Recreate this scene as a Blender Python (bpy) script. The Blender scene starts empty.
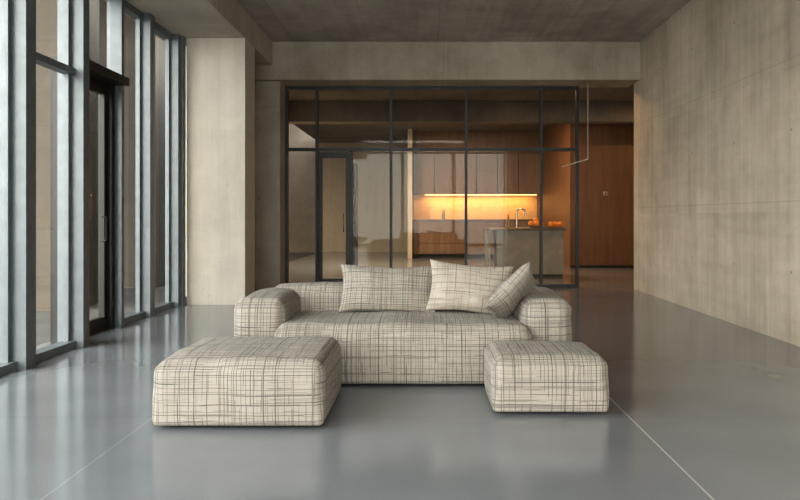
import bpy, bmesh, math, random
from mathutils import Vector, noise, Matrix, Euler
random.seed(4)
S=bpy.context.scene
COL=S.collection
S.view_settings.view_transform='Standard'
S.view_settings.exposure=0.42
try: S.view_settings.look='Medium High Contrast'
except Exception as ex: print('look',ex)

# ------------------------------------------------------------------ node helpers
class NT:
    def __init__(s,name):
        s.m=bpy.data.materials.new(name); s.m.use_nodes=True
        s.t=s.m.node_tree; s.n=s.t.nodes; s.l=s.t.links
        s.b=s.n.get('Principled BSDF'); s.out=s.n.get('Material Output')
    def put(s,sock,v):
        if hasattr(v,'is_output') or isinstance(v,bpy.types.NodeSocket): s.l.new(v,sock)
        else: sock.default_value=v
    def math(s,op,a,b=0.0,c=0.0,clamp=False):
        n=s.n.new('ShaderNodeMath'); n.operation=op; n.use_clamp=clamp
        s.put(n.inputs[0],a); s.put(n.inputs[1],b); s.put(n.inputs[2],c); return n.outputs[0]
    def comb(s,x,y,z):
        n=s.n.new('ShaderNodeCombineXYZ'); s.put(n.inputs[0],x); s.put(n.inputs[1],y); s.put(n.inputs[2],z); return n.outputs[0]
    def sep(s,v):
        n=s.n.new('ShaderNodeSeparateXYZ'); s.l.new(v,n.inputs[0]); return n.outputs
    def coord(s,k='Object'):
        return s.n.new('ShaderNodeTexCoord').outputs[k]
    def pos(s):
        return s.n.new('ShaderNodeNewGeometry').outputs['Position']
    def noise(s,v,scale,detail=3,rough=.5,dist=0):
        n=s.n.new('ShaderNodeTexNoise'); s.put(n.inputs['Vector'],v)
        n.inputs['Scale'].default_value=scale; n.inputs['Detail'].default_value=detail
        n.inputs['Roughness'].default_value=rough; n.inputs['Distortion'].default_value=dist
        return n.outputs['Fac']
    def mapr(s,v,a,b,c=0.0,d=1.0,smooth=False):
        n=s.n.new('ShaderNodeMapRange'); n.clamp=True
        if smooth: n.interpolation_type='SMOOTHSTEP'
        s.put(n.inputs[0],v)
        for i,q in enumerate((a,b,c,d)): s.put(n.inputs[1+i],q)
        return n.outputs[0]
    def mix(s,f,a,b,mode='MIX'):
        n=s.n.new('ShaderNodeMix'); n.data_type='RGBA'; n.blend_type=mode
        s.put(n.inputs[0],f)
        s.put(n.inputs[6],a if not isinstance(a,tuple) else (*a,1)); s.put(n.inputs[7],b if not isinstance(b,tuple) else (*b,1))
        return n.outputs[2]
    def bump(s,h,strength=.3,dist=.01):
        n=s.n.new('ShaderNodeBump'); n.inputs['Strength'].default_value=strength; n.inputs['Distance'].default_value=dist
        s.l.new(h,n.inputs['Height']); s.l.new(n.outputs[0],s.b.inputs['Normal'])
    def color(s,c): s.put(s.b.inputs['Base Color'],c if not isinstance(c,tuple) else (*c,1))
    def rough(s,r): s.put(s.b.inputs['Roughness'],r)

def simple(name,c,r=.5,metal=0,var=.12,scale=8):
    N=NT(name)
    n=N.noise(N.pos(),scale,4)
    N.color(N.mix(N.mapr(n,.3,.7),tuple(x*(1-var) for x in c),tuple(min(1,x*(1+var)) for x in c)))
    N.rough(r); N.b.inputs['Metallic'].default_value=metal
    return N.m

def line_mask(N,x,period,offset,half):
    t=N.math('ADD',x,-offset+1000*period)
    f=N.math('MODULO',t,period)
    d=N.math('MINIMUM',f,N.math('SUBTRACT',period,f))
    return N.math('LESS_THAN',d,half)

def concrete(name,dark,light,axes='yz',pw=2.4,ph=1.35,off=(0,0),streak=1.0,lines=True,lstr=.3,boards=0,bstr=.16,hband=0):
    N=NT(name); p=N.pos(); x,y,z=N.sep(p)
    A={'x':x,'y':y,'z':z}
    u=A[axes[0]]; v=A[axes[1]]
    big=N.noise(p,.55,5,.6,.4)
    mid=N.noise(p,3.0,6,.65)
    sv=N.comb(N.math('MULTIPLY',u,7.0),N.math('MULTIPLY',v,.45),0.0)
    st=N.noise(sv,1.0,5,.6)
    fine=N.noise(p,45,3)
    f=N.math('ADD',N.math('MULTIPLY',big,.45),N.math('MULTIPLY',mid,.25))
    f=N.math('ADD',f,N.math('MULTIPLY',st,.3*streak))
    f=N.mapr(f,.37*(.7+.3*streak),(.34+.28)*(.7+.3*streak))
    c=N.mix(f,dark,light)
    if hband:
        hb=N.noise(N.comb(N.math('MULTIPLY',u,.35),N.math('MULTIPLY',v,6.0),4.0),1.0,4,.6)
        c=N.mix(N.mapr(hb,.45,.7,0,hband),c,tuple(q*.7 for q in dark))
    pu=N.math('FLOOR',N.math('DIVIDE',N.math('ADD',u,100-off[0]),pw)); pv=N.math('FLOOR',N.math('DIVIDE',N.math('ADD',v,100-off[1]),ph))
    wn=N.n.new('ShaderNodeTexWhiteNoise'); N.l.new(N.comb(pu,pv,0.0),wn.inputs[0])
    tone=N.mapr(wn.outputs[0],0,1,.93,1.04)
    if boards:
        wb=N.n.new('ShaderNodeTexWhiteNoise'); N.l.new(N.comb(N.math('FLOOR',N.math('DIVIDE',N.math('ADD',u,100),boards)),pv,3.0),wb.inputs[0])
        tone=N.math('MULTIPLY',tone,N.mapr(wb.outputs[0],0,1,.92,1.05))
    tc=N.n.new('ShaderNodeCombineColor')
    for i in range(3): N.l.new(tone,tc.inputs[i])
    c=N.mix(1.0,c,tc.outputs[0],'MULTIPLY')
    h=N.math('MULTIPLY',fine,.25)
    if boards: c=N.mix(N.math('MULTIPLY',line_mask(N,u,boards,0,.005),bstr),c,tuple(q*.5 for q in dark))
    if lines:
        lm=N.math('MAXIMUM',line_mask(N,u,pw,off[0],.006),line_mask(N,v,ph,off[1],.005))
        c=N.mix(N.math('MULTIPLY',lm,lstr),c,tuple(q*.55 for q in dark))
        hu=N.math('SUBTRACT',N.math('MODULO',N.math('ADD',u,100*pw-off[0]+.0),pw/2),pw/4)
        hv=N.math('SUBTRACT',N.math('MODULO',N.math('ADD',v,100*ph-off[1]),ph),ph/2)
        r=N.math('SQRT',N.math('ADD',N.math('MULTIPLY',hu,hu),N.math('MULTIPLY',hv,hv)))
        hole=N.math('LESS_THAN',r,.015)
        c=N.mix(N.math('MULTIPLY',hole,.6),c,tuple(q*.4 for q in dark))
        h=N.math('SUBTRACT',h,N.math('ADD',N.math('MULTIPLY',lm,lstr*2),hole))
    po=N.mapr(N.noise(p,28,2),.68,.74)
    c=N.mix(N.math('MULTIPLY',po,.35),c,tuple(q*.6 for q in dark))
    N.color(c); N.rough(.78)
    N.bump(h,.25,.004)
    return N.m

M={}
M['wallR']=concrete('concrete_wall_warm',(.335,.278,.215),(.54,.465,.37),'yz',2.45,1.35,(1.1,0),lstr=.30,boards=.35,bstr=.18,hband=.16)
M['conc']=concrete('concrete_column',(.42,.375,.32),(.57,.515,.445),'xz',2.4,1.4,(1.2,.2),lines=False)
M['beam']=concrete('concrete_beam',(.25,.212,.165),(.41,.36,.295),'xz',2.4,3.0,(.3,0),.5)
M['beamL']=concrete('concrete_soffit',(.35,.315,.265),(.52,.475,.41),'yx',2.4,3.0,(.3,0),.5,lines=False)
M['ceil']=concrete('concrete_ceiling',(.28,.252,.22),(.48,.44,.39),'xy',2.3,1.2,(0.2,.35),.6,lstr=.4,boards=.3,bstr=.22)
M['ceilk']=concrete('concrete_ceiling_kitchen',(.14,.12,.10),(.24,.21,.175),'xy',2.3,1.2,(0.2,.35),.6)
M['backc']=concrete('concrete_backroom',(.47,.41,.33),(.62,.56,.46),'xz',1.2,3,(0.1,0),1)
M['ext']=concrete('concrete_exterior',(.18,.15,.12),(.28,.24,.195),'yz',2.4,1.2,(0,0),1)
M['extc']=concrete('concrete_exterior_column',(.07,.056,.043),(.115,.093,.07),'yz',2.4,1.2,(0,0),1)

# floor
N=NT('polished_concrete_floor'); p=N.pos(); x,y,z=N.sep(p)
a=N.noise(p,.4,3,.5,.2); b=N.noise(p,1.6,3,.5,.0)
f=N.mapr(N.math('ADD',N.math('MULTIPLY',a,.6),N.math('MULTIPLY',b,.4)),.3,.7)
c=N.mix(f,(.165,.173,.183),(.222,.231,.242))
def single(xx,pos,half): return N.math('LESS_THAN',N.math('ABSOLUTE',N.math('SUBTRACT',xx,pos)),half)
jt=line_mask(N,y,4.2,0,.004)
c=N.mix(N.math('MULTIPLY',jt,.4),c,(.10,.105,.11))
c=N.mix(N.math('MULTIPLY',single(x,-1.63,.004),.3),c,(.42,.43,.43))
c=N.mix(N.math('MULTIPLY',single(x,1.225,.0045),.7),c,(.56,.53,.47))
N.color(c); N.rough(.14); N.b.inputs['IOR'].default_value=1.8
M['floor']=N.m

# fabric
def fabric(name,base,thr0=0.0,scale=1.0,darkc=(.024,.023,.025),amount=.9):
    N=NT(name); uv=N.coord('UV'); u,v,_=N.sep(uv)
    w=N.noise(uv,4,2); w2=N.noise(uv,23,2)
    warp=N.math('ADD',N.math('MULTIPLY',N.math('SUBTRACT',w,.5),.008),N.math('MULTIPLY',N.math('SUBTRACT',w2,.5),.0022))
    acc=None
    k=0
    for axis in (0,1):
        al,ac=(u,v) if axis==0 else (v,u)
        for freq,width,seg,thr in ((10,.019,.8,.45),(19,.030,1.4,.48),(31,.044,2.0,.49),(47,.048,3.0,.54)):
            k+=1
            t=N.math('ADD',N.math('MULTIPLY',N.math('ADD',ac,warp),freq*scale),100+k*3.37)
            ce=N.math('FLOOR',t); fr=N.math('FRACT',t)
            wn=N.n.new('ShaderNodeTexWhiteNoise'); N.l.new(N.comb(ce,k*1.7,.3),wn.inputs[0])
            r1=wn.outputs[0]; cr=N.sep(wn.outputs[1])
            posn=N.mapr(r1,0,1,.18,.82)
            wd=N.mapr(cr[1],0,1,width*.6,width*1.6)
            sg=N.noise(N.comb(N.math('ADD',N.math('MULTIPLY',al,seg),N.math('MULTIPLY',cr[2],50)),N.math('MULTIPLY',ce,3.71),k*5.0),1.0,2,.6)
            cl=N.noise(N.comb(u,v,k*2.0),2.6,1)
            m=N.mapr(N.math('ADD',sg,N.math('MULTIPLY',N.math('SUBTRACT',cl,.5),.5)),thr+thr0-.02,thr+thr0+.02)
            d=N.math('ABSOLUTE',N.math('SUBTRACT',fr,posn))
            ln=N.mapr(d,N.math('MULTIPLY',wd,.75),N.math('MULTIPLY',wd,1.25),1,0)
            ln=N.math('MULTIPLY',ln,m)
            ln=N.math('MULTIPLY',ln,N.mapr(cr[0],0,1,.65,1.0))
            acc=ln if acc is None else N.math('MAXIMUM',acc,ln)
    grain=N.noise(uv,260,2); gl=N.noise(uv,3,4)
    bc=N.mix(N.mapr(gl,.3,.7),tuple(q*.92 for q in base),base)
    bc=N.mix(N.mapr(grain,.35,.65,0,.25),bc,tuple(q*.7 for q in base))
    br=N.mapr(N.noise(uv,90,2),.25,.6,.8,1)
    c=N.mix(N.math('MULTIPLY',N.math('MULTIPLY',acc,br),amount),bc,darkc)
    N.color(c); N.rough(.92)
    N.b.inputs['Sheen Weight'].default_value=.03
    N.bump(N.math('ADD',grain,N.math('MULTIPLY',N.noise(uv,9,4),1.5)),.35,.004)
    return N.m
M['fab']=fabric('fabric_scribble_check',(.345,.304,.260),-.015)
M['fabd']=fabric('fabric_scribble_dense',(.335,.295,.252),-.03,1.2)
M['fabl']=fabric('fabric_scribble_sparse',(.42,.365,.302),.03,1.0,amount=.75)
M['pipe']=simple('fabric_piping',(.17,.148,.125),.9)
M['black']=simple('black_plastic',(.012,.012,.012),.5)
M['frame']=simple('window_frame_aluminium',(.135,.15,.16),.42,.2)
M['framed']=simple('frame_dark_steel',(.022,.020,.018),.45,.3)
M['steel']=simple('brushed_steel',(.6,.58,.54),.25,1.0)
M['white']=simple('grey_enamel',(.38,.35,.31),.4)
M['pave']=simple('exterior_paving',(.10,.096,.088),.8,var=.2,scale=2)
M['orange']=simple('orange_peel',(.85,.30,.03),.45)
M['bowl']=simple('bowl_ceramic',(.35,.2,.08),.3)
M['worktop']=simple('worktop_stone',(.10,.075,.055),.25)
M['island']=simple('island_panel',(.26,.23,.19),.5)

def wood(name,d,l,rough=.4):
    N=NT(name); p=N.pos(); x,y,z=N.sep(p)
    n=N.noise(N.comb(N.math('MULTIPLY',x,9),N.math('MULTIPLY',y,9),N.math('MULTIPLY',z,.9)),1.2,6,.6,.6)
    N.color(N.mix(N.mapr(n,.3,.7),d,l)); N.rough(rough); return N.m
M['wood']=wood('walnut_cabinet',(.17,.098,.052),(.26,.155,.085))
M['copper']=wood('rust_wood_panel',(.14,.072,.036),(.215,.112,.058),.5)
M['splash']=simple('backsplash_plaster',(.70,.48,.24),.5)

def glass(name,tint,base=.05):
    m=bpy.data.materials.new(name); m.use_nodes=True; t=m.node_tree; n=t.nodes; n.clear()
    o=n.new('ShaderNodeOutputMaterial'); tr=n.new('ShaderNodeBsdfTransparent'); tr.inputs[0].default_value=(*tint,1)
    g=n.new('ShaderNodeBsdfGlossy'); g.inputs['Roughness'].default_value=.01
    lw=n.new('ShaderNodeLayerWeight'); lw.inputs[0].default_value=.5
    pw=n.new('ShaderNodeMath'); pw.operation='POWER'; pw.inputs[1].default_value=5
    ma=n.new('ShaderNodeMath'); ma.operation='MULTIPLY_ADD'; ma.inputs[1].default_value=.9; ma.inputs[2].default_value=base
    mx=n.new('ShaderNodeMixShader')
    t.links.new(lw.outputs['Facing'],pw.inputs[0]); t.links.new(pw.outputs[0],ma.inputs[0]); t.links.new(ma.outputs[0],mx.inputs[0])
    t.links.new(tr.outputs[0],mx.inputs[1]); t.links.new(g.outputs[0],mx.inputs[2]); t.links.new(mx.outputs[0],o.inputs[0])
    return m
M['glass']=glass('window_glass',(.84,.88,.86),.06)
M['glassp']=glass('partition_glass',(.85,.82,.77),.018)
def emit(name,c,s):
    m=bpy.data.materials.new(name); m.use_nodes=True; b=m.node_tree.nodes['Principled BSDF']
    b.inputs['Base Color'].default_value=(*c,1); b.inputs['Emission Color'].default_value=(*c,1); b.inputs['Emission Strength'].default_value=s; return m
M['led']=emit('led_strip_warm',(1,.58,.22),3)
M['fill_lamp']=emit('fill_lamp_warm',(1,.62,.32),1.2)  # glow of the added back-room fill lamps

# ------------------------------------------------------------------ mesh helpers
def empty(name,loc=(0,0,0)):
    e=bpy.data.objects.new(name,None); e.empty_display_size=.1; e.location=loc; COL.objects.link(e); return e
def finish(name,bm,mat,parent=None,loc=(0,0,0),smooth=False,rot=None):
    me=bpy.data.meshes.new(name); bm.to_mesh(me); bm.free(); me.materials.append(mat)
    if smooth:
        for q in me.polygons: q.use_smooth=True
    o=bpy.data.objects.new(name,me); COL.objects.link(o)
    L=Vector(loc)
    if parent: o.parent=parent; L=L-parent.location
    o.location=L
    if rot: o.rotation_euler=rot
    return o
def box(name,x0,x1,y0,y1,z0,z1,mat,parent=None,bev=0.0):
    bm=bmesh.new(); bmesh.ops.create_cube(bm,size=1)
    for v in bm.verts: v.co=Vector((v.co.x*(x1-x0),v.co.y*(y1-y0),v.co.z*(z1-z0)))
    if bev>0: bmesh.ops.bevel(bm,geom=bm.edges[:],offset=bev,segments=2,affect='EDGES')
    return finish(name,bm,mat,parent,((x0+x1)/2,(y0+y1)/2,(z0+z1)/2))
def cyl(name,c,r,h,mat,parent=None,seg=24,r2=None,smooth=True):
    bm=bmesh.new(); bmesh.ops.create_cone(bm,cap_ends=True,segments=seg,radius1=r,radius2=r if r2 is None else r2,depth=h)
    return finish(name,bm,mat,parent,c,False)
def tube(name,pts,r,mat,parent=None,cyclic=False,smooth=True):
    cu=bpy.data.curves.new(name,'CURVE'); cu.dimensions='3D'; cu.bevel_depth=r; cu.bevel_resolution=3
    sp=cu.splines.new('POLY'); sp.points.add(len(pts)-1)
    o0=parent.location if parent else Vector()
    for i,q in enumerate(pts): sp.points[i].co=(*(Vector(q)-o0),1)
    sp.use_cyclic_u=cyclic; cu.materials.append(mat)
    o=bpy.data.objects.new(name,cu); COL.objects.link(o)
    if parent: o.parent=parent
    return o
def pane(name,axis,pos,a0,a1,z0,z1,mat,parent):
    bm=bmesh.new()
    if axis=='x': vs=[(pos,a0,z0),(pos,a1,z0),(pos,a1,z1),(pos,a0,z1)]
    elif axis=='y': vs=[(a0,pos,z0),(a1,pos,z0),(a1,pos,z1),(a0,pos,z1)]
    else: vs=[(a0,z0,pos),(a1,z0,pos),(a1,z1,pos),(a0,z1,pos)]
    c=sum((Vector(v) for v in vs),Vector())/4
    bm.faces.new([bm.verts.new(Vector(v)-c) for v in vs])
    return finish(name,bm,mat,parent,c)

def puffy(name,x0,x1,y0,y1,z0,z1,mat,parent,r=.06,bulge=(.02,.02,.03),wr=.006,seed=0,pipe=True,zr=0):
    h=Vector(((x1-x0)/2,(y1-y0)/2,(z1-z0)/2)); C=Vector(((x0+x1)/2,(y0+y1)/2,(z0+z1)/2))
    off=Vector((seed*13.1,seed*7.7,seed*3.3)); R0=r
    def mp(a):
        p=Vector((a[0]*h.x,a[1]*h.y,a[2]*h.z))
        s=max(0,min(1,(a[2]+1)/1.3)); s=s*s*(3-2*s)
        r=R0*(.42+.58*s)
        inn=Vector([max(-(h[i]-r),min(h[i]-r,p[i])) for i in range(3)])
        d=p-inn; dn=d.normalized() if d.length>1e-6 else Vector((0,0,1))
        q=inn+dn*r
        f=[1-abs(a[i])**2.2 for i in range(3)]
        for i in range(3):
            j,k=(i+1)%3,(i+2)%3
            if i==2 and a[2]<0: continue
            q[i]+=bulge[i]*f[j]**.6*f[k]**.6*(1 if a[i]>0 else -1)*abs(a[i])**3
        n1=noise.noise((q+off)*3.2); n2=noise.noise((q*1.0+off*2)*9.0)
        wrk=wr*(n1*1.3+n2*.6)
        low=max(0.0,min(1.0,(a[2]+1)*2))
        q+=dn*wrk*(.1+.9*low)
        return q,dn
    bm=bmesh.new(); uvl=bm.loops.layers.uv.new('UVMap')
    def lin(n,hh):
        rr=min(.9,r/hh)
        k=5; e=[-1+rr*i/k for i in range(k)]; m=[-1+rr+(2-2*rr)*i/n for i in range(n+1)]
        return e+m+[-q for q in reversed(e)]
    for ax in range(3):
        if ax==1: j,k=0,2
        if ax==0: j,k=1,2
        if ax==2: j,k=0,1
        lj=lin(max(4,int(2*h[j]/.03)),h[j]); lk=lin(max(4,int(2*h[k]/.03)),h[k])
        for sgn in (-1,1):
            g=[]
            for aj in lj:
                row=[]
                for ak in lk:
                    a=[0,0,0]; a[ax]=sgn; a[j]=aj; a[k]=ak
                    q,_=mp(a)
                    if ax==1: uv=(aj*h.x, ak*h.z-h.z)
                    elif ax==2: uv=(aj*h.x,(ak+1)*h.y*(1))
                    else: uv=(sgn*h.x+sgn*(aj+1)*h.y, ak*h.z-h.z)
                    row.append((bm.verts.new(q),uv))
                g.append(row)
            for i in range(len(lj)-1):
                for l in range(len(lk)-1):
                    vs=[g[i][l],g[i+1][l],g[i+1][l+1],g[i][l+1]]
                    fc=bm.faces.new([t[0] for t in vs])
                    for lo,t in zip(fc.loops,vs): lo[uvl].uv=(t[1][0]+seed*3.17+ (0 if not(ax==1 and sgn>0) else 9),t[1][1]+seed*1.31+5*(ax==2 and sgn<0))
    bmesh.ops.remove_doubles(bm,verts=bm.verts[:],dist=1e-5)
    bmesh.ops.recalc_face_normals(bm,faces=bm.faces[:])
    o=finish(name,bm,mat,parent,C,True)
    if pipe:
        def edge(fn,n=60):
            return [C+mp(fn(t/n*2-1))[0]+mp(fn(t/n*2-1))[1]*.0005 for t in range(n+1)]
        ring=[]
        for fn in (lambda t:(t,-1,1),lambda t:(1,t,1),lambda t:(-t,1,1),lambda t:(-1,-t,1)): ring+=edge(fn)[:-1]
        tube(name+'_seam_top',ring,.0025,M['pipe'],parent,True)
        for sx,sy,nm in ((-1,-1,'a'),(1,-1,'b')):
            tube(name+'_seam_'+nm,edge(lambda t:(sx,sy,t),20),.0025,M['pipe'],parent)
    return o

def pillow(name,loc,w,hh,th,rot,mat,seed=0,pinch=.10,parent=None,axes=None):
    bm=bmesh.new(); uvl=bm.loops.layers.uv.new('UVMap'); n=36
    off=Vector((seed*5.1,seed*2.3,seed*9.9))
    for sgn in (1,-1):
        g=[]
        for i in range(n+1):
            row=[]
            for j in range(n+1):
                u=math.sin((i/n*2-1)*math.pi/2); v=math.sin((j/n*2-1)*math.pi/2)
                px=u*w/2*(1-pinch*(1-v*v)*abs(u)**2*0.9); pz=v*hh/2*(1-pinch*1.2*(1-u*u)*abs(v)**2)
                t=th/2*((1-u**4)*(1-v**4))**.55*(.75+.25*(1-u*u)*(1-v*v))
                q=Vector((px,0,pz))
                wv=noise.noise((q+off)*6)*.018+noise.noise((q+off)*15)*.007
                edge=(1-u**6)*(1-v**6)
                py=sgn*(t+wv*edge) 
                px+=noise.noise(q*5+off)*.006; pz+=noise.noise(q*5-off)*.008
                row.append((bm.verts.new((px,py,pz)),(u*w/2,v*hh/2)))
            g.append(row)
        for i in range(n):
            for j in range(n):
                vs=[g[i][j],g[i+1][j],g[i+1][j+1],g[i][j+1]]
                if sgn>0: vs.reverse()
                fc=bm.faces.new([t[0] for t in vs])
                for lo,t in zip(fc.loops,vs): lo[uvl].uv=(t[1][0]+seed*2.7+(4 if sgn>0 else 0),t[1][1]+seed*1.9)
    bmesh.ops.remove_doubles(bm,verts=bm.verts[:],dist=2e-4)
    if axes:
        A=Vector(axes[0]).normalized(); B=Vector(axes[1]); B=(B-A*B.dot(A)).normalized(); Nn=B.cross(A)
        rot=Matrix((A,Nn,B)).transposed().to_euler()
    return finish(name,bm,mat,parent,loc,True,rot)

# ------------------------------------------------------------------ room shell
ZC=4.02; XR=3.46; YB=11.27
box('floor',-3.62,7.0,-6,26.3,-.2,0,M['floor'])
box('ceiling',-2.46,3.7,-2.0,11.95,ZC,ZC+.25,M['ceil'])
box('ceiling_rear',-2.46,3.7,-6,-5.2,ZC,ZC+.25,M['ceil']); box('ceiling_side',1.6,3.7,-5.2,-2.0,ZC,ZC+.25,M['ceil']); 
e=empty('added_skylight',(-.4,-3.6,ZC+.27))  # unseen roof opening, added to brighten the front faces and the floor
for i in range(3): box('bar_%d'%i,-2.44+i*1.98,-2.38+i*1.98,-5.19,-2.01,ZC+.255,ZC+.34,M['frame'],e)
pane('glass_pane','z',ZC+.3,-2.44,1.59,-5.19,-2.01,M['glass'],e)
box('wall_right',XR,XR+.25,-6,11.6,0,ZC,M['wallR'])
box('beam_back',-3.62,XR,YB,11.95,3.41,ZC,M['beam'])
box('wall_back',-3.62,-2.36,11.4,11.95,0,3.41,M['beam'])
box('beam_left',-3.62,-2.456,-6,YB,3.64,ZC+.25,M['beamL'])
box('column_left',-3.25,-2.456,9.55,10.1,0,3.64,M['conc'])
box('wall_left',-3.62,-3.3,10.0,11.4,0,3.64,M['conc'])
# back room
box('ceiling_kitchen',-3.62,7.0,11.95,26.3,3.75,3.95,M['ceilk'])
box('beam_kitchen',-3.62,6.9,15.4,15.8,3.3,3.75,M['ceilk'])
box('wall_kitchen_back',-3.62,7.0,24.0,24.3,0,3.75,M['backc'])
box('wall_kitchen_left',-3.62,-3.4,11.95,17.0,0,3.75,M['backc'])  # stops short: unseen opening added to let daylight onto the back wall
box('wall_kitchen_right',6.9,7.0,11.6,24,0,3.95,M['beam'])
box('wall_niche_right',XR+.25,6.9,11.6,11.95,0,ZC,M['beam'])
box('wall_kitchen_divider',-.5,-.37,20.2,24.0,0,3.75,M['backc'])
box('wall_rust_panel',3.42,6.9,16.5,21.2,0,3.75,M['copper'])
box('trim_rust_panel_base',3.42,6.9,16.47,16.5,0,.06,M['black'])
sw=empty('light_switch',(4.25,16.49,1.75)); box('plate',4.2,4.3,16.485,16.5,1.7,1.8,M['white'],sw,.003); box('rocker',4.23,4.27,16.478,16.486,1.72,1.78,M['steel'],sw)

# ------------------------------------------------------------------ left glazing
def glaze(name,xg,y0,y1,depth,zs,ztop=3.64,mull=.07,mat='frame',trans=(),outer=.35):
    e=empty(name,(xg,(y0+y1)/2,0)); d0,d1=xg-depth*outer,xg+depth*.65
    m=M[mat]
    box('mullion_1',d0,d1,y0,y0+mull,0,ztop,m,e); box('mullion_2',d0,d1,y1-mull,y1,0,ztop,m,e)
    box('sill',xg-.05,xg+.07,y0+mull,y1-mull,0,.07,m,e)
    box('head',xg-.05,xg+.05,y0+mull,y1-mull,ztop-.08,ztop,m,e)
    for z in trans: box('transom',xg-.04,xg+.06,y0+mull,y1-mull,z,z+.06,m,e)
    pane('glass_pane','x',xg,y0+mull,y1-mull,.07,ztop-.08,M['glass'],e)
    box('sash_1',xg-.025,xg+.025,y0+mull,y0+mull+.05,.07,ztop-.08,m,e); box('sash_2',xg-.025,xg+.025,y1-mull-.05,y1-mull,.07,ztop-.08,m,e)
    return e
ys=[-6,-4.2,-2.4,-.6,1.2,2.9,4.3,5.55]
for i in range(len(ys)-1): glaze('window_%d'%(i+1),-3.26,ys[i],ys[i+1],.21,0)
glaze('window_8',-3.26,5.552,6.47,.21,0,trans=(2.5,),outer=.15)
box('trim_window_return',-3.40,-3.13,6.475,6.53,0,3.64,M['frame'])
d=empty('door_1',(-3.42,7.05,0)); m=M['framed']
box('jamb_1',-3.5,-3.36,6.54,6.62,0,2.62,m,d); box('jamb_2',-3.5,-3.36,7.5,7.58,0,2.62,m,d)
box('head',-3.5,-3.2,6.54,7.58,2.62,2.70,m,d)
box('bottom_rail',-3.45,-3.4,6.62,7.5,.0,.14,m,d); box('top_rail',-3.45,-3.4,6.62,7.5,2.5,2.62,m,d)
box('stile_1',-3.45,-3.4,6.62,6.7,.14,2.5,m,d); box('stile_2',-3.45,-3.4,7.42,7.5,.14,2.5,m,d)
pane('glass_pane','x',-3.425,6.7,7.42,.14,2.5,M['glass'],d)
tube('handle',[(-3.4,7.36,.95),(-3.35,7.36,.95),(-3.35,7.36,1.2),(-3.4,7.36,1.2)],.01,M['framed'],d)
w=empty('window_9',(-3.42,7.05,0)); box('head',-3.5,-3.36,6.54,7.58,3.56,3.64,M['frame'],w); pane('glass_pane','x',-3.425,6.54,7.58,2.70,3.56,M['glass'],w)
glaze('window_10',-3.42,7.59,8.45,.2,0,outer=.15); glaze('window_11',-3.42,8.455,9.4,.2,0,outer=.15)
w=empty('window_12',(-3.42,9.7,0)); box('mullion',-3.46,-3.26,9.42,9.53,0,3.64,M['frame'],w); box('sill',-3.46,-3.38,9.53,10.0,0,.07,M['frame'],w);pane('glass_pane','x',-3.42,9.53,10.0,.07,3.64,M['glass'],w)

# window wall behind the camera
for i,(a,b) in enumerate(((-3.1,-.95),(-.95,1.2),(1.2,3.4))):
    e=empty('window_%d'%(13+i),((a+b)/2,-5.95,0)); m=M['frame']
    box('frame_1',a,a+.06,-6,-5.85,0,3.95,m,e); box('frame_2',b-.06,b,-6,-5.85,0,3.95,m,e)
    box('sill',a+.06,b-.06,-6,-5.9,0,.07,m,e); box('head',a+.06,b-.06,-6,-5.9,3.88,3.95,m,e)
    pane('glass_pane','y',-5.95,a+.06,b-.06,.07,3.88,M['glass'],e)

# ------------------------------------------------------------------ exterior
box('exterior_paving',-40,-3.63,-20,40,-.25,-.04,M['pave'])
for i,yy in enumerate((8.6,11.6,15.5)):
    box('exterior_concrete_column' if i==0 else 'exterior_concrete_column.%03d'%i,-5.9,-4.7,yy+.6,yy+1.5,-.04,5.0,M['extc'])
box('exterior_shade_canopy',-8.9,-3.63,6.4,24.3,5.0,5.3,M['ext'])  # slab added to keep skylight off the exterior columns and paving
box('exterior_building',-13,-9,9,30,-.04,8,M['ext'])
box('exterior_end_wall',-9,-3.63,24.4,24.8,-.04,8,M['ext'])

# ------------------------------------------------------------------ glass partition
P=empty('glass_partition',(0.12,11.86,0)); m=M['framed']; yp0,yp1=11.83,11.90
xs=[(287,'jamb'),(317,'post'),(391,'post'),(466,'post'),(541,'post'),(577,'jamb')]
X=[(q-425)/59 for q,_ in xs]; hw=.022
for i,xx in enumerate(X): box('post_%d'%(i+1),xx-hw,xx+hw,11.82,11.91,0,3.41,m,P)
for i in range(len(X)-1):
    a,b=X[i]+hw,X[i+1]-hw
    box('head_%d'%i,a,b,yp0,yp1,3.35,3.41,m,P); box('transom_%d'%i,a,b,yp0,yp1,2.315,2.37,m,P)
    if i!=1: box('sill_%d'%i,a,b,yp0,yp1,0,.06,m,P)
    pane('glass_upper_%d'%i,'y',11.865,a,b,2.37,3.35,M['glassp'],P)
    if i!=1: pane('glass_lower_%d'%i,'y',11.865,a,b,.06,2.315,M['glassp'],P)
xa=X[1]+hw; xb=(350-425)/59
box('door_post',xb,xb+.05,yp0,yp1,0,2.31,m,P)
pane('glass_side','y',11.865,xb+.05,X[2]-hw,.08,2.31,M['glassp'],P); box('sill_side',xb+.05,X[2]-hw,yp0,yp1,0,.06,m,P)
D2=empty('door_2',((xa+xb)/2,11.87,0))
box('stile_1',xa+.003,xa+.07,11.84,11.89,.01,2.3,m,D2); box('stile_2',xb-.07,xb-.003,11.84,11.89,.01,2.3,m,D2)
box('rail_bottom',xa+.07,xb-.07,11.84,11.89,.01,.16,m,D2); box('rail_top',xa+.07,xb-.07,11.84,11.89,2.2,2.3,m,D2)
pane('glass_pane','y',11.865,xa+.07,xb-.07,.16,2.2,M['glassp'],D2)
tube('handle',[(xb-.1,11.84,.95),(xb-.1,11.79,.95),(xb-.1,11.79,1.25),(xb-.1,11.84,1.25)],.01,M['steel'],D2)

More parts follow.
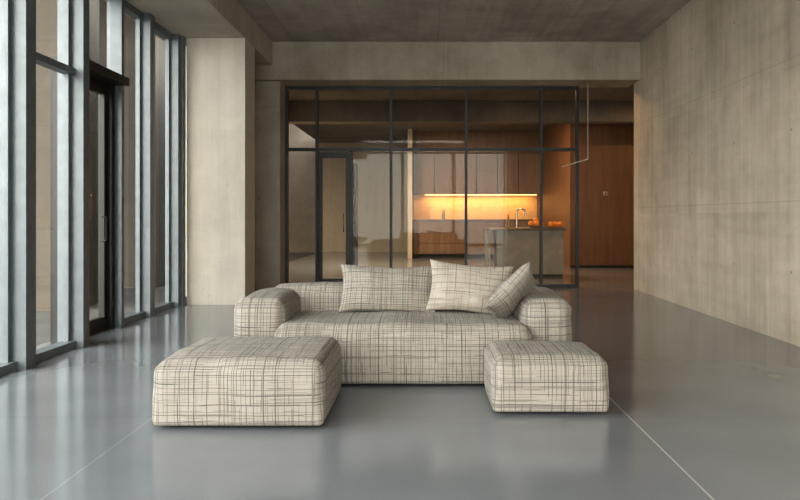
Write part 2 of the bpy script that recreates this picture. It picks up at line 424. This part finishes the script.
T=empty('tall_storage_cabinet',(-1.65,15.9,0)); box('carcass',-1.76,-1.55,15.6,16.2,0,2.4,M['framed'],T,.005)
box('door_leaf',-1.755,-1.555,15.58,15.6,.05,2.38,M['framed'],T,.003)

# ------------------------------------------------------------------ kitchen
K=empty('kitchen_cabinet_run',(1.5,20.9,0)); yk=20.6; kx0,kx1=-.35,3.41
box('carcass_lower',kx0,kx1,yk+.03,yk+.65,.1,1.08,M['wood'],K); box('plinth',kx0,kx1,yk+.08,yk+.6,0,.1,M['black'],K)
box('worktop',kx0,kx1,yk,yk+.66,1.08,1.13,M['worktop'],K)
nd=6; wd=(kx1-kx0)/nd
for i in range(nd):
    a=kx0+i*wd
    for (z0,z1) in ((.12,.42),(.43,.74),(.75,1.06)): box('drawer_%d_%d'%(i,int(z0*100)),a+.01,a+wd-.01,yk+.005,yk+.03,z0,z1,M['wood'],K,.004)
    box('upper_door_%d'%i,a+.012,a+wd-.012,yk+.2,yk+.225,1.88,3.1,M['wood'],K,.004)
box('carcass_upper',kx0,kx1,yk+.235,yk+.65,1.88,3.1,M['black'],K)
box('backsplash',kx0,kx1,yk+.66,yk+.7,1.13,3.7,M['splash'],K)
box('bulkhead',kx0,kx1,yk+.2,yk+.66,3.11,3.74,M['wood'],K)
box('led_strip',kx0+.35,kx1-.05,yk+.45,yk+.48,1.855,1.878,M['led'],K)
def area(name,loc,sx,sy,power,col,rot=(0,0,0)):
    l=bpy.data.lights.new(name,'AREA'); l.shape='RECTANGLE'; l.size=sx; l.size_y=sy; l.energy=power; l.color=col
    o=bpy.data.objects.new(name,l); o.location=loc; o.rotation_euler=rot; COL.objects.link(o); return o
area('undercabinet_light',(1.6,yk+.42,1.84),3.2,.08,21,(1,.55,.20))
ut=empty('utensil_jar',(.55,yk+.35,1.13)); cyl('jar',(.55,yk+.35,1.215),.05,.16,M['steel'],ut)
for i in range(4): tube('utensil_%d'%i,[(.55,yk+.35,1.2),(.55+.06*math.cos(i*1.7),yk+.35+.05*math.sin(i*1.7),1.42)],.008,M['wood'],ut)

I=empty('kitchen_island',(2.0,14.4,0))
box('body',1.44,2.78,14.05,14.75,0,.93,M['island'],I,.006); box('worktop',1.24,2.82,13.97,14.85,.93,.975,M['worktop'],I,.005)
box('leg_panel',1.26,1.31,14.05,14.75,0,.93,M['island'],I,.004)
box('plinth_shadow_strip',1.46,2.76,14.045,14.06,.0,.05,M['black'],I)  # solid black strip standing in for the shade of a recessed plinth
Fa=empty('kitchen_faucet',(1.9,14.5,.975)); cyl('base',(1.9,14.5,.99),.03,.03,M['steel'],Fa)
tube('spout',[(1.9,14.5,.98),(1.9,14.5,1.28)]+[(1.9+.09-.09*math.cos(t*math.pi/8),14.5,1.28+.09*math.sin(t*math.pi/8)) for t in range(1,9)]+[(2.08,14.5,1.2)],.018,M['steel'],Fa)
tube('lever',[(1.9,14.5,1.03),(1.84,14.46,1.07)],.009,M['steel'],Fa)
def sphere(name,c,r,mat,parent,sz=1):
    bm=bmesh.new(); bmesh.ops.create_uvsphere(bm,u_segments=20,v_segments=12,radius=r)
    for v in bm.verts: v.co.z*=sz
    return finish(name,bm,mat,parent,c,True)
def bowl(name,cx,cy,z,r,h,mat,n=5,fr=.045):
    e=empty(name,(cx,cy,z)); bm=bmesh.new(); seg=32
    prof=[(0,.004),(r*.4,.004),(r*.45,0),(r*.5,.006),(r*.8,h*.45),(r,h),(r*.96,h),(r*.74,h*.45),(r*.4,.02),(0,.02)]
    rings=[[bm.verts.new((a*math.cos(2*math.pi*k/seg),a*math.sin(2*math.pi*k/seg),b)) for k in range(seg)] for a,b in prof]
    for i in range(len(prof)-1):
        for k in range(seg): bm.faces.new([rings[i][k],rings[i][(k+1)%seg],rings[i+1][(k+1)%seg],rings[i+1][k]])
    bmesh.ops.remove_doubles(bm,verts=bm.verts[:],dist=1e-5)
    finish('bowl',bm,mat,e,(cx,cy,z),True)
    for i in range(n):
        t=2*math.pi*i/max(1,n-1); rr=r*.55 if i<n-1 else 0
        sphere('orange_%d'%i,(cx+rr*math.cos(t),cy+rr*math.sin(t),z+.03+fr+(.06 if i==n-1 else .0)),fr,M['orange'],e,.93)
bowl('fruit_bowl',2.25,14.2,.975,.18,.06,M['bowl'],5,.062)
cb=empty('cutting_board',(2.62,14.3,.975)); box('board',2.48,2.80,14.0,14.45,.975,.995,M['wood'],cb,.005)
for i,(a,b) in enumerate(((2.55,14.2),(2.66,14.30),(2.73,14.17))): sphere('orange_%d'%i,(a,b,.995+.057),.06,M['orange'],cb,.95)
bt=empty('bottle',(1.72,14.45,.975)); cyl('body',(1.72,14.45,1.055),.035,.16,M['bowl'],bt); cyl('neck',(1.72,14.45,1.175),.035,.08,M['bowl'],bt,r2=.012); cyl('cap',(1.72,14.45,1.23),.013,.03,M['black'],bt)

def clamp_(name,x,y,z,power,r=.09,col=(1,.62,.33)):  # fill lamps added to brighten the back room, kept out of view
    e=empty(name,(x,y,z)); 
    box('canopy',x-r*3,x+r*3,y-r,y+r,z-.05,z,M['framed'],e); box('diffuser',x-r*2.8,x+r*2.8,y-r*.8,y+r*.8,z-.06,z-.05,M['fill_lamp'],e)
    l=area(name+'_light',(x,y,z-.08),r*5,r*1.5,power,col); l.parent=e; l.location=(0,0,-.08)
clamp_('ceiling_light',5.4,14.4,3.75,22)
clamp_('ceiling_light.001',1.6,16.3,3.75,85)
clamp_('ceiling_light.002',-1.9,17.2,3.75,210,col=(1,.85,.66))
clamp_('ceiling_light.003',2.3,12.6,3.75,26)

R=empty('hanging_door_track_arm',(2.62,11.7,3.41))
tube('rod',[(2.70,11.6,3.41),(2.70,11.6,2.16)],.006,M['white'],R); tube('arm',[(2.70,11.6,2.16),(2.24,11.45,2.02)],.010,M['white'],R)

# ------------------------------------------------------------------ seating
SO=empty('sofa',(-.16,5.5,0)); F=M['fab']
puffy('seat',-1.075,.765,4.93,5.84,.016,.425,M['fab'],SO,.085,(.012,.018,.024),.010,1)
puffy('armrest_1',-1.40,-1.03,5.08,6.02,.018,.595,M['fab'],SO,.08,(.012,.025,.022),.008,2)
puffy('armrest_2',.715,1.075,5.08,6.02,.018,.595,M['fab'],SO,.08,(.012,.025,.022),.008,3)
puffy('backrest_1',-1.31,-.14,5.76,6.12,.018,.62,M['fab'],SO,.09,(.01,.02,.02),.009,4)
puffy('backrest_2',-.15,1.02,5.76,6.12,.018,.61,M['fab'],SO,.09,(.01,.02,.02),.009,5)
for i,(a,b) in enumerate(((-1.3,5.2),(.95,5.2),(-1.3,5.95),(.95,5.95),(-.15,5.1))): cyl('foot_%d'%i,(a,b,.015),.03,.03,M['black'],SO)
O1=empty('ottoman',(-1.035,4.42,0))
puffy('cushion',-1.545,-.575,3.945,4.80,.016,.376,M['fab'],O1,.068,(.016,.016,.032),.009,6)
for i,(a,b) in enumerate(((-1.42,4.12),(-.69,4.12),(-1.42,4.7),(-.69,4.7))): cyl('foot_%d'%i,(a,b,.015),.03,.03,M['black'],O1)
O2=empty('ottoman.001',(.75,4.6,0))
puffy('cushion',.412,1.110,4.225,4.83,.016,.342,M['fab'],O2,.06,(.014,.016,.026),.008,7)
for i,(a,b) in enumerate(((.52,4.38),(1.0,4.38),(.52,4.72),(1.0,4.72))): cyl('foot_%d'%i,(a,b,.015),.03,.03,M['black'],O2)

R_=math.radians
pillow('throw_pillow',(-.30,5.60,.625),.78,.40,.17,(R_(-20),R_(1),0),M['fabd'],1)
pillow('throw_pillow.001',(.36,5.57,.635),.68,.42,.17,(R_(-20),R_(5),0),M['fabl'],2)
pillow('throw_pillow.002',(.655,5.28,.625),.47,.42,.15,None,M['fabd'],3,axes=((.70,.12,.68),(.38,.85,-.25)))

# ------------------------------------------------------------------ world & light
W=bpy.data.worlds.new('sky'); S.world=W; W.use_nodes=True; n=W.node_tree.nodes; l=W.node_tree.links
bg=n['Background']; sk=n.new('ShaderNodeTexSky'); sk.sky_type='NISHITA'; sk.sun_disc=False; sk.sun_elevation=R_(35); sk.sun_rotation=R_(200); sk.dust_density=3; sk.air_density=1.2
mx=n.new('ShaderNodeMix'); mx.data_type='RGBA'; mx.inputs[0].default_value=.85; l.new(sk.outputs[0],mx.inputs[6]); mx.inputs[7].default_value=(6.05,6.1,6.15,1)
l.new(mx.outputs[2],bg.inputs[0]); bg.inputs[1].default_value=1.15
def portal(name,loc,sx,sy,rot):
    o=area(name,loc,sx,sy,1,(1,1,1),rot); o.data.cycles.is_portal=True
portal('window_portal',(-3.7,2.0,1.85),3.6,16,(0,R_(-90),0))
portal('window_portal.001',(0.1,-6.1,2.0),6.5,3.9,(R_(90),0,0))
portal('window_portal.002',(-3.7,20.5,1.85),3.6,7,(0,R_(-90),0))  # covers the added back-room opening, where no window stands
portal('added_skylight_portal',(-.4,-3.6,4.4),4.1,3.3,(0,0,0))  # covers the roof opening added for fill

cam=bpy.data.cameras.new('camera'); co=bpy.data.objects.new('camera',cam); COL.objects.link(co)
co.location=(0,0,1.2); co.rotation_euler=(R_(90),0,0); cam.sensor_width=36; cam.lens=31.5
cam.shift_x=-25/800; cam.shift_y=-33/800; cam.clip_end=200
S.camera=co
